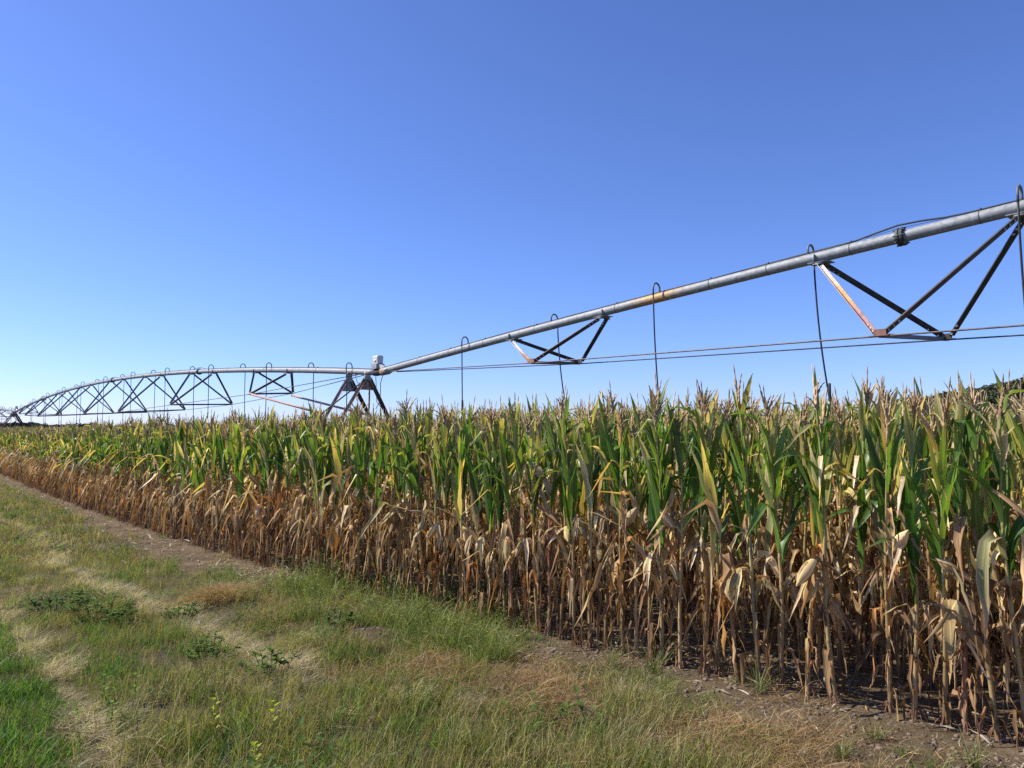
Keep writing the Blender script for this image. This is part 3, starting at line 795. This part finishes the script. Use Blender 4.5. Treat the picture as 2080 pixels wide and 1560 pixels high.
for row in range(27):
    s = -5.0 + R.uniform(0, .1)
    far_end = 62 if row < 22 else 40
    while s < far_end:
        o = edge(s) + row * ROWS + R.gauss(0, .022)
        if R.random() > .035:
            p = P(s, o)
            rec = (p.x, p.y, s, row, R.uniform(-pi, pi), R.uniform(.965, 1.045) * vigour(s), R.randrange(NF), R.gauss(0, .03), R.gauss(0, .03))
            lim = {0: 21.5, 1: 16.0, 2: 12.0, 3: 8.0}.get(row, -99)
            edge_px = p.x < 0.69 * p.y
            (single if s < lim and edge_px and s > .4 else mass).append(rec)
        s += PITCH * R.uniform(.8, 1.2)
for row in range(0, 16):                                   # thinner planting far down the edge
    s = 62.0
    while s < 210:
        p = P(s, edge(s) + row * ROWS); mass.append((p.x, p.y, s, row, R.uniform(-pi, pi), R.uniform(.96, 1.05) * vigour(s), R.randrange(NF), 0, 0)); s += .3 * R.uniform(.7, 1.3)
single.sort(key=lambda r: (r[3], r[2]))
cnt = {}
RN = ["front row", "second row", "third row", "fourth row"]
for x, y, s, row, rz, sc, k, tx, ty in single[:300]:
    cnt[row] = cnt.get(row, 0) + 1
    t = empty("corn_plant", (x, y, height(x, y) - .01)); t.rotation_euler = (tx, ty, rz); t.scale = (sc, sc, sc)
    if row == 0:
        tag(t, "corn plant with %s, in the front row, %s from the photo's right edge" % (LOOK[k], ordinal(cnt[row])), "corn plant", "corn plants of the front row")
    else:
        tag(t, "corn plant with %s, %s of the field, %s from photo's right edge" % (LOOK[k], RN[row], ordinal(cnt[row])), "corn plant", "corn plants of the %s" % RN[row])
    for nm, me in part_meshes[k]:
        o = bpy.data.objects.new(nm, me); o.parent = t; COL.objects.link(o)
mass += single[300:]
pl = []
for x, y, s, row, rz, sc, k, tx, ty in mass:
    pl.append((x, y, height(x, y) - .01 if s < 62 else 0, tx, ty, rz, sc, k))
scatter("corn_field", pl, joined, "rows of drying corn filling the field behind the front plants")
# ------------------------------------------------------------------ grass and weeds
def blade(mb, R, x, y, L_, w, az, a0, a1, c0, c1, n=3):
    p = Vector((x, y, -.01)); side = Vector((-sin(az), cos(az), 0)); a = R.uniform(-.9, .9)
    vs, cs, fs = [], [], []
    for i in range(n + 1):
        t = i / n; th = a0 + (a1 - a0) * t; d = Vector((cos(az) * sin(th), sin(az) * sin(th), cos(th)))
        s2 = side * cos(a) + d.cross(side) * sin(a)
        c = mixc(c0, c1, t)
        if i == n: vs.append(p); cs.append(c)
        else: vs += [p - s2 * w * (1 - .6 * t), p + s2 * w * (1 - .6 * t)]; cs += [c, c]
        p = p + d * (L_ / n)
    for i in range(n - 1): fs.append((2 * i, 2 * i + 1, 2 * i + 3, 2 * i + 2))
    fs.append((2 * n - 2, 2 * n - 1, 2 * n))
    mb.add(vs, fs, cs)
OL = [(0.183, 0.207, 0.048), (0.252, 0.252, 0.071), (0.321, 0.281, 0.103), (0.126, 0.178, 0.037), (0.459, 0.373, 0.195), (0.344, 0.281, 0.132)]
GR = [(0.079, 0.212, 0.026), (0.111, 0.248, 0.031), (0.148, 0.275, 0.044), (0.079, 0.164, 0.029)]
PL = [(.60, .53, .39), (.52, .45, .32), (.42, .36, .24), (.26, .22, .12), (.66, .59, .46)]
def oval(R, p, d, Ln, W, c):
    mb = MB(); d = d.normalized(); side = d.cross(UP).normalized(); nr = side.cross(d)
    rows = [(0, .12), (.3, .9), (.6, .95), (.85, .5), (1, .03)]; vs, fs, cs, us = [], [], [], []
    for t, w in rows:
        q = p + d * Ln * t - UP * Ln * .25 * t * t
        vs += [q - side * W * w * .5 + nr * W * .12, q, q + side * W * w * .5 + nr * W * .12]; cs += [c] * 3; us += [(0, t), (.5, t), (1, t)]
    for i in range(4): a = i * 3; fs += [(a, a + 1, a + 4, a + 3), (a + 1, a + 2, a + 5, a + 4)]
    mb.add(vs, fs, cs, us); return mb
def clump(seed, kind, wide=1.0, nb=34):
    R = random.Random(seed); mb = MB()
    for _ in range(nb):
        r = .15 * sqrt(R.random()); a = R.uniform(0, 2 * pi); x, y = r * cos(a), r * sin(a)
        if kind == "olive":
            az = R.gauss(0.1, 1.5); c = R.choice(OL); tall = R.random() < .05
            L_ = R.uniform(.2, .32) if tall else R.uniform(.09, .2)
            a0 = radians(R.uniform(3, 25)); blade(mb, R, x, y, L_, R.uniform(.0012, .0027) * wide, az, a0, a0 + radians(R.uniform(15, 60)), c, mixc(c, R.choice(OL[2:]), .6))
            if tall:                                          # seed head
                tip = mb.v[-1]; th = a0 + .6; q = Vector(tip); d = Vector((cos(az) * sin(th), sin(az) * sin(th), cos(th)))
                tube(mb, [q - d * .05, q - d * .02, q + d * .015], [.0008, .002 * wide, .0005], 3, [(.30, .23, .12)] * 3, False)
        elif kind == "green":
            az = R.gauss(.1, 1.3); c = R.choice(GR); a0 = radians(R.uniform(4, 30))
            blade(mb, R, x, y, R.uniform(.08, .19), R.uniform(.0018, .0042) * wide, az, a0, a0 + radians(R.uniform(20, 80)), c, mixc(c, (.22, .26, .06), R.random() * .6))
        elif kind == "pale":
            az = R.gauss(-.5, .75); c = R.choice(PL); a0 = radians(R.uniform(30, 78))
            blade(mb, R, x, y, R.uniform(.12, .27), R.uniform(.0008, .0014) * wide, az, a0, radians(R.uniform(82, 96)), c, mixc(c, PL[4], .4))
        elif kind == "straw":
            az = R.uniform(0, 6.28); c = R.choice([(.40, .25, .11), (.34, .2, .08), (.45, .33, .17), (.2, .12, .06)]); a0 = radians(R.uniform(35, 75))
            blade(mb, R, x, y, R.uniform(.12, .26), R.uniform(.0012, .002) * wide, az, a0, radians(R.uniform(80, 110)), c, mixc(c, (.5, .38, .2), .5))
        elif kind == "weed":                                  # crab grass and pigweed beside the corn
            az = R.uniform(0, 6.28); c = R.choice([(.16, .25, .05), (.22, .29, .07), (.29, .32, .095), (.115, .19, .042)]); a0 = radians(R.uniform(5, 55))
            if R.random() < .74: blade(mb, R, x, y, R.uniform(.10, .30), R.uniform(.0016, .0032) * wide, az, a0, a0 + radians(R.uniform(10, 70)), c, mixc(c, (.25, .24, .09), .5))
            else:
                h = R.uniform(.04, .26); q = Vector((x + cos(az) * h * .4, y + sin(az) * h * .4, h)); s_ = R.uniform(.006, .014) * (1 + .3 * (wide - 1)); u = Vector((cos(az + 1), sin(az + 1), R.uniform(-.4, .5))); v = Vector((-sin(az + 1), cos(az + 1), R.uniform(-.3, .3)))
                mb.add([q, q + u * s_ + v * s_ * .5, q + u * s_ * 2.2, q + u * s_ - v * s_ * .5], [(0, 1, 2, 3)], [c] * 4)
                blade(mb, R, x, y, h * 1.08, .0012 * wide, az, .38, .38, (.12, .13, .05), (.12, .14, .05), 2)
    if kind == "forb":                                        # low broad leaved plants
        for _ in range(26):
            a, r = R.uniform(0, 6.28), .15 * sqrt(R.random()); h = R.uniform(.015, .12); c = R.choice([(.06, .13, .022), (.085, .16, .03), (.045, .10, .02), (.12, .19, .045)])
            o_ = oval(R, Vector((r * cos(a), r * sin(a), h)), Vector((cos(a * 3), sin(a * 3), R.uniform(-.1, .8))), R.uniform(.022, .05) * (1 + .25 * (wide - 1)), R.uniform(.014, .028), c)
            mb.add(o_.v, o_.f, o_.c, o_.u)
    return mb.mesh(kind + "_clump", M_GRASS)
KINDS = ["olive", "green", "pale", "straw", "weed", "forb"]
near_forms = {k: [clump(300 + 17 * i + j, k, 1.0, 80 if k == 'pale' else 44) for j in range(5)] for i, k in enumerate(KINDS)}
far_forms = {k: [clump(500 + 17 * i + j, k, 2.0, 26) for j in range(3)] for i, k in enumerate(KINDS)}
R = random.Random(21)
places = {k: [] for k in KINDS}
def put(kind, x, y, far, sc=None, rz=None):
    z = height(x, y); n = 5 if not far else 3
    idx = R.randrange(n) + (5 if far else 0)
    if rz is None: rz = R.gauss(0, .5) if kind == "pale" else R.gauss(0, 1.0) if kind == "olive" else R.uniform(-pi, pi)
    places[kind].append((x, y, z, R.gauss(0, .06), R.gauss(0, .06), rz, (sc or R.uniform(.75, 1.2)), idx))
bands_ = [(2.9, 7.0, 150), (7.0, 11.0, 85), (11.0, 18, 40), (18, 32, 17), (32, 60, 7)]
for y0, y1, dens in bands_:
    xl, xr = -.74 * y1 - .8, min(3.2, .72 * y1 + .4)
    for _ in range(int((y1 - y0) * (xr - xl) * dens)):
        x, y = R.uniform(xl, xr), R.uniform(y0, y1)
        if abs(x) > .73 * y + .6: continue
        s, e = to_se(x, y)
        weedy = 4.9 < s < 8.4
        if e < (-.45 if weedy else .05): continue
        far = y > 10
        b = bare(x, y)
        if not weedy and R.random() < b * .97: continue
        if weedy and e < .3:
            if R.random() < .55: continue
        if weedy and R.random() < b * .9 and e > .3: continue
        n1, n2 = fbm(x, y, .55, 11), fbm(x, y, 1.5, 17)
        q3 = fbm(x, y, 2.7, 51)
        if not far and q3 < -.10 and R.random() < .75: continue
        d1, d2 = seg_dist(x, y, PALE1), seg_dist(x, y, PALE2)
        lp = left_of_pale1(x, y)
        sc = R.uniform(.6, 1.2) * (1 + .45 * n2 + .35 * fbm(x, y, 3.2, 23)) * (.86 if y < 4.9 else .78) * (1 + .5 * max(0, q3)); sc = max(.35, sc) * (1.35 if R.random() < .07 else 1)
        if d1 < .13 + .16 * n2 and R.random() < .85: kind = "pale"; sc *= .95
        elif d2 < .17 + .34 * n2 and R.random() < .8: kind = "pale"
        elif lp > 0 and y < 7.0: kind = "green" if R.random() < .82 else "olive"
        elif s < 8.8 and e < (1.1 if s > 5 else .75) + .7 * n1 and s > 2.2: kind = "weed" if R.random() < .7 else R.choice(["green", "olive", "straw"])
        elif fbm(x, y, 1.0, 71) > .24 and R.random() < .6: kind = "forb"; sc *= 1.1
        elif n2 > .26: kind = "pale" if R.random() < .3 else "olive"; sc *= .85
        elif n1 > .17 or (y > 14 and e < 2.4 and n1 > -.1): kind = R.choice(["green", "olive", "olive"]); sc *= .85
        elif n1 < -.30 and R.random() < .5: kind = "straw"
        else: kind = R.choice(["olive"] * 10 + ["green"] * 3 + ["pale", "straw"])
        if y < 4.6 and x > -1.9: sc *= 1.15
        if e < .5 and s > 8: sc *= .7
        if s < 4.6 and bare(x + .35 * NX, y + .35 * NY) > .4: sc *= .6
        if kind == 'weed' and s > 5 and e < .7: sc *= 1.55
        if far: sc *= 1.15
        put(kind, x, y, far, min(sc, 1.7))
for _ in range(260):                                        # a brown heap of straw
    a, r = R.uniform(0, 6.28), abs(R.gauss(0, .17)); put("straw", -3.03 + r * cos(a), 7.84 + r * sin(a), False, R.uniform(.7, 1.1))
for cx, cy, q, n in ((.2, 5.0, .28, 55), (-.6, 5.5, .22, 30), (-2.1, 7.2, .35, 45), (1.35, 4.1, .35, 90), (.9, 3.9, .4, 80)):
    for _ in range(n): put("straw", R.gauss(cx, q), R.gauss(cy, q), False, R.uniform(.6, 1.1))
LBL = {"olive": "olive seeding grass covering the verge", "green": "short bright green grass in patches of the verge", "pale": "pale flattened dry grass along the wheel tracks", "straw": "brown straw and dead grass lying in the verge", "weed": "green crab grass and low weeds along the corn", "forb": "patches of low broad leaved weeds among the grass"}
NAMES = {"olive": "meadow_grass", "green": "green_grass", "pale": "dry_grass", "straw": "dead_grass", "weed": "low_weeds", "forb": "ground_cover"}
for k in KINDS: scatter(NAMES[k], places[k], near_forms[k] + far_forms[k], LBL[k])

# fallen shreds of corn leaf on the bare strip and under the plants, and clods of soil
sh = []
for i in range(5):
    q = leaf_mb(random.Random(800 + i), .0, 0, R.uniform(.06, .2), R.uniform(.008, .022), radians(80), radians(94), None, 1, R.uniform(-1, 1), .5, .5, R.choice([TAN, TAN, (.46, .40, .31)]), TAN, 0); sh.append(q.mesh("leaf_shred", M_DRY))
pl = []
for _ in range(6500):
    s = R.uniform(.2, 34) if R.random() < .5 else R.uniform(.2, 9); e = R.gauss(.35, .35) if s > 8 else R.gauss(.0, .5)
    if s < 8 and (e > .9 or R.random() < .6): continue
    p = P(s, edge(s) - e); pl.append((p.x, p.y, height(p.x, p.y) + .012, R.gauss(0, .15), R.gauss(0, .15), R.uniform(0, 6.28), R.uniform(.5, 1.1) * (.7 if s < 8 else 1), R.randrange(5)))
scatter("leaf_litter", pl, sh, "pale shreds of fallen corn leaf on the bare soil")
clods = []
M_CLOD = metal_mat("soil_clod", 0, .95, .3, 30)
for i in range(4):
    q = MB(); Rr = random.Random(60 + i); vs = []
    for a in range(3):
        for b in range(6):
            t = b * pi / 3; r = (.7, 1, .55)[a] * Rr.uniform(.75, 1.2); vs.append((r * cos(t), r * sin(t) * .8, (-.3, .15, .6)[a] * Rr.uniform(.8, 1.2)))
    fs = [(a * 6 + b, a * 6 + (b + 1) % 6, a * 6 + 6 + (b + 1) % 6, a * 6 + 6 + b) for a in range(2) for b in range(6)] + [(12, 13, 14, 15, 16, 17)]
    q.add(vs, fs, [(.19, .14, .10)] * 18); clods.append(q.mesh("clod", M_CLOD, False))
pl = []
for _ in range(16000):
    x, y = R.uniform(-1.4, 4), R.uniform(3.4, 9); s, e = to_se(x, y)
    if e < -2.5 or bare(x, y) < .3: continue
    pl.append((x, y, height(x, y), 0, 0, R.uniform(0, 6), .004 + .02 * R.random() ** 3, R.randrange(4)))
scatter("soil_clods", pl, clods, "small clods of soil on the bare ground")

# single weeds one can point at
def put_weed(name, loc, label, cat, group, stems, leaves, rz=0):
    t = empty(name, (loc[0], loc[1], height(loc[0], loc[1]) - .01)); t.rotation_euler = (0, 0, rz)
    tag(t, label, cat, group)
    for mb in stems: mb.build("stem", M_WEED, t)
    for mb in leaves: mb.build("leaf", M_WEED, t)
    return t
WEEDS = [(-1.71, 4.32, .20, "yellow green milkweed shoot in the middle of the dry grass bottom"), (-1.38, 4.33, .19, "yellow green milkweed shoot right of its twin in the long grass"),
         (-2.43, 4.85, .18, "upright pale green milkweed shoot beside the flattened grass track"), (-2.70, 4.98, .17, "slender milkweed shoot next to the pale wheel track bend"),
         (-2.44, 4.60, .14, "small milkweed shoot between the grass track and taller shoots"), (-1.33, 3.90, .15, "yellowish milkweed shoot nearest the photo's bottom edge")]
for i, (x, y, h, lb) in enumerate(WEEDS):
    Rr = random.Random(900 + i); st = MB(); tube(st, [(0, 0, 0), (.01, .004, h * .6), (.015, 0, h + .03)], [.004, .0032, .002], 6, [(.2, .22, .06)] * 3)
    lv = []; yel = (.46, .50, .06) if i in (0, 1, 5) else (.22, .30, .09)
    for k in range(11):
        z = h * (.3 + .85 * k / 10); a = k * 2.4 + Rr.uniform(-.3, .3)
        lv.append(oval(Rr, Vector((.01, 0, z)), Vector((cos(a), sin(a), .9)), Rr.uniform(.045, .075), Rr.uniform(.017, .026), mixc(yel, (.12, .18, .04), Rr.random() * .35)))
    put_weed("milkweed_shoot", (x, y), lb, "weed", "milkweed shoots in the verge", [st], lv)
BROAD = [(-4.35, 7.2, .42, "dark broadleaf weed clump beyond the pale grass strip, left one"), (-3.75, 6.9, .45, "dark broadleaf weed clump between the two pale grass strips"),
         (-3.1, 7.0, .2, "small broadleaf weed at the end of the pale grass strip"), (-2.30, 5.72, .3, "dark leafy weed left of the middle in the verge"), (-1.72, 5.40, .32, "dark leafy weed below the two soil mounds"),
         (-1.5, 6.45, .22, "green leafy weed beside the larger soil mound"), (-1.55, 8.2, .34, "tall bushy weed hiding the foot of the corn"), (-2.0, 8.45, .28, "bushy weed at the end of the bare soil strip"), (-1.15, 7.7, .3, "bushy green weed at the corn's foot above the soil mounds")]
for i, (x, y, r, lb) in enumerate(BROAD):
    Rr = random.Random(950 + i); t = empty("broadleaf_weed", (x, y, height(x, y))); tag(t, lb, "weed", "broadleaf weeds in the verge")
    fol, stm = MB(), MB(); hh = .2 if i < 6 else .42
    for k in range(16 if r < .4 else 34):
        a = Rr.uniform(0, 6.28); q = r * sqrt(Rr.random()) * .8; h = hh * Rr.uniform(.4, 1)
        b = Vector((cos(a) * q, sin(a) * q, h)); tube(stm, [(b.x * .5, b.y * .5, 0), b], [.003, .0018], 4, [(.1, .12, .04)] * 2, False)
        for j in range(9 if i < 6 else 14):
            aa = Rr.uniform(0, 6.28); z = Rr.uniform(.2, 1) if i >= 6 else Rr.uniform(.6, 1)
            p = Vector((b.x * (.5 + .5 * z), b.y * (.5 + .5 * z), h * z))
            c = mixc((.06, .125, .022), (.16, .23, .055), Rr.random()); sz = Rr.uniform(.03, .06) if i < 6 else Rr.uniform(.022, .042)
            o_ = oval(Rr, p, Vector((cos(aa), sin(aa), Rr.uniform(.0, .7))), sz, sz * (.62 if i < 6 else .4), c); fol.add(o_.v, o_.f, o_.c, o_.u)
    fol.build("foliage", M_WEED, t)["kind"] = "stuff"; stm.build("stem", M_WEED, t)["kind"] = "stuff"
TUFT = [(2.05, 4.30, .2, "grey green grass tuft on bare soil before the right hand stalks"), (1.63, 5.0, .3, "long bladed grass tuft at the foot of the front corn row"), (1.02, 5.45, .34, "tall pale grass tuft leaning against the corn stalks"),
        (.72, 5.6, .3, "tall green grass tuft beside the dark gap under the corn"), (2.42, 4.0, .2, "bright grass tuft low on the bare soil at bottom right"), (2.15, 3.86, .22, "bright grass tuft in the bottom right corner patch"), (1.75, 4.05, .16, "small thin grass tuft alone on the bare soil")]
for i, (x, y, h, lb) in enumerate(TUFT):
    Rr = random.Random(980 + i); mb = MB()
    for k in range(46):
        a = Rr.uniform(0, 6.28); c = mixc((.07, .12, .03), (.22, .25, .09), Rr.random()); a0 = radians(Rr.uniform(5, 40)); r = .05 * Rr.random()
        blade(mb, Rr, r * cos(a), r * sin(a), h * Rr.uniform(.5, 1.15), Rr.uniform(.0015, .0032), a + Rr.gauss(0, .4), a0, a0 + radians(Rr.uniform(20, 75)), c, mixc(c, (.3, .28, .12), .4), 4)
    o = mb.build("grass_tuft", M_GRASS); o.location = (x, y, height(x, y)); tag(o, lb, "grass tuft", "grass tufts by the corn")
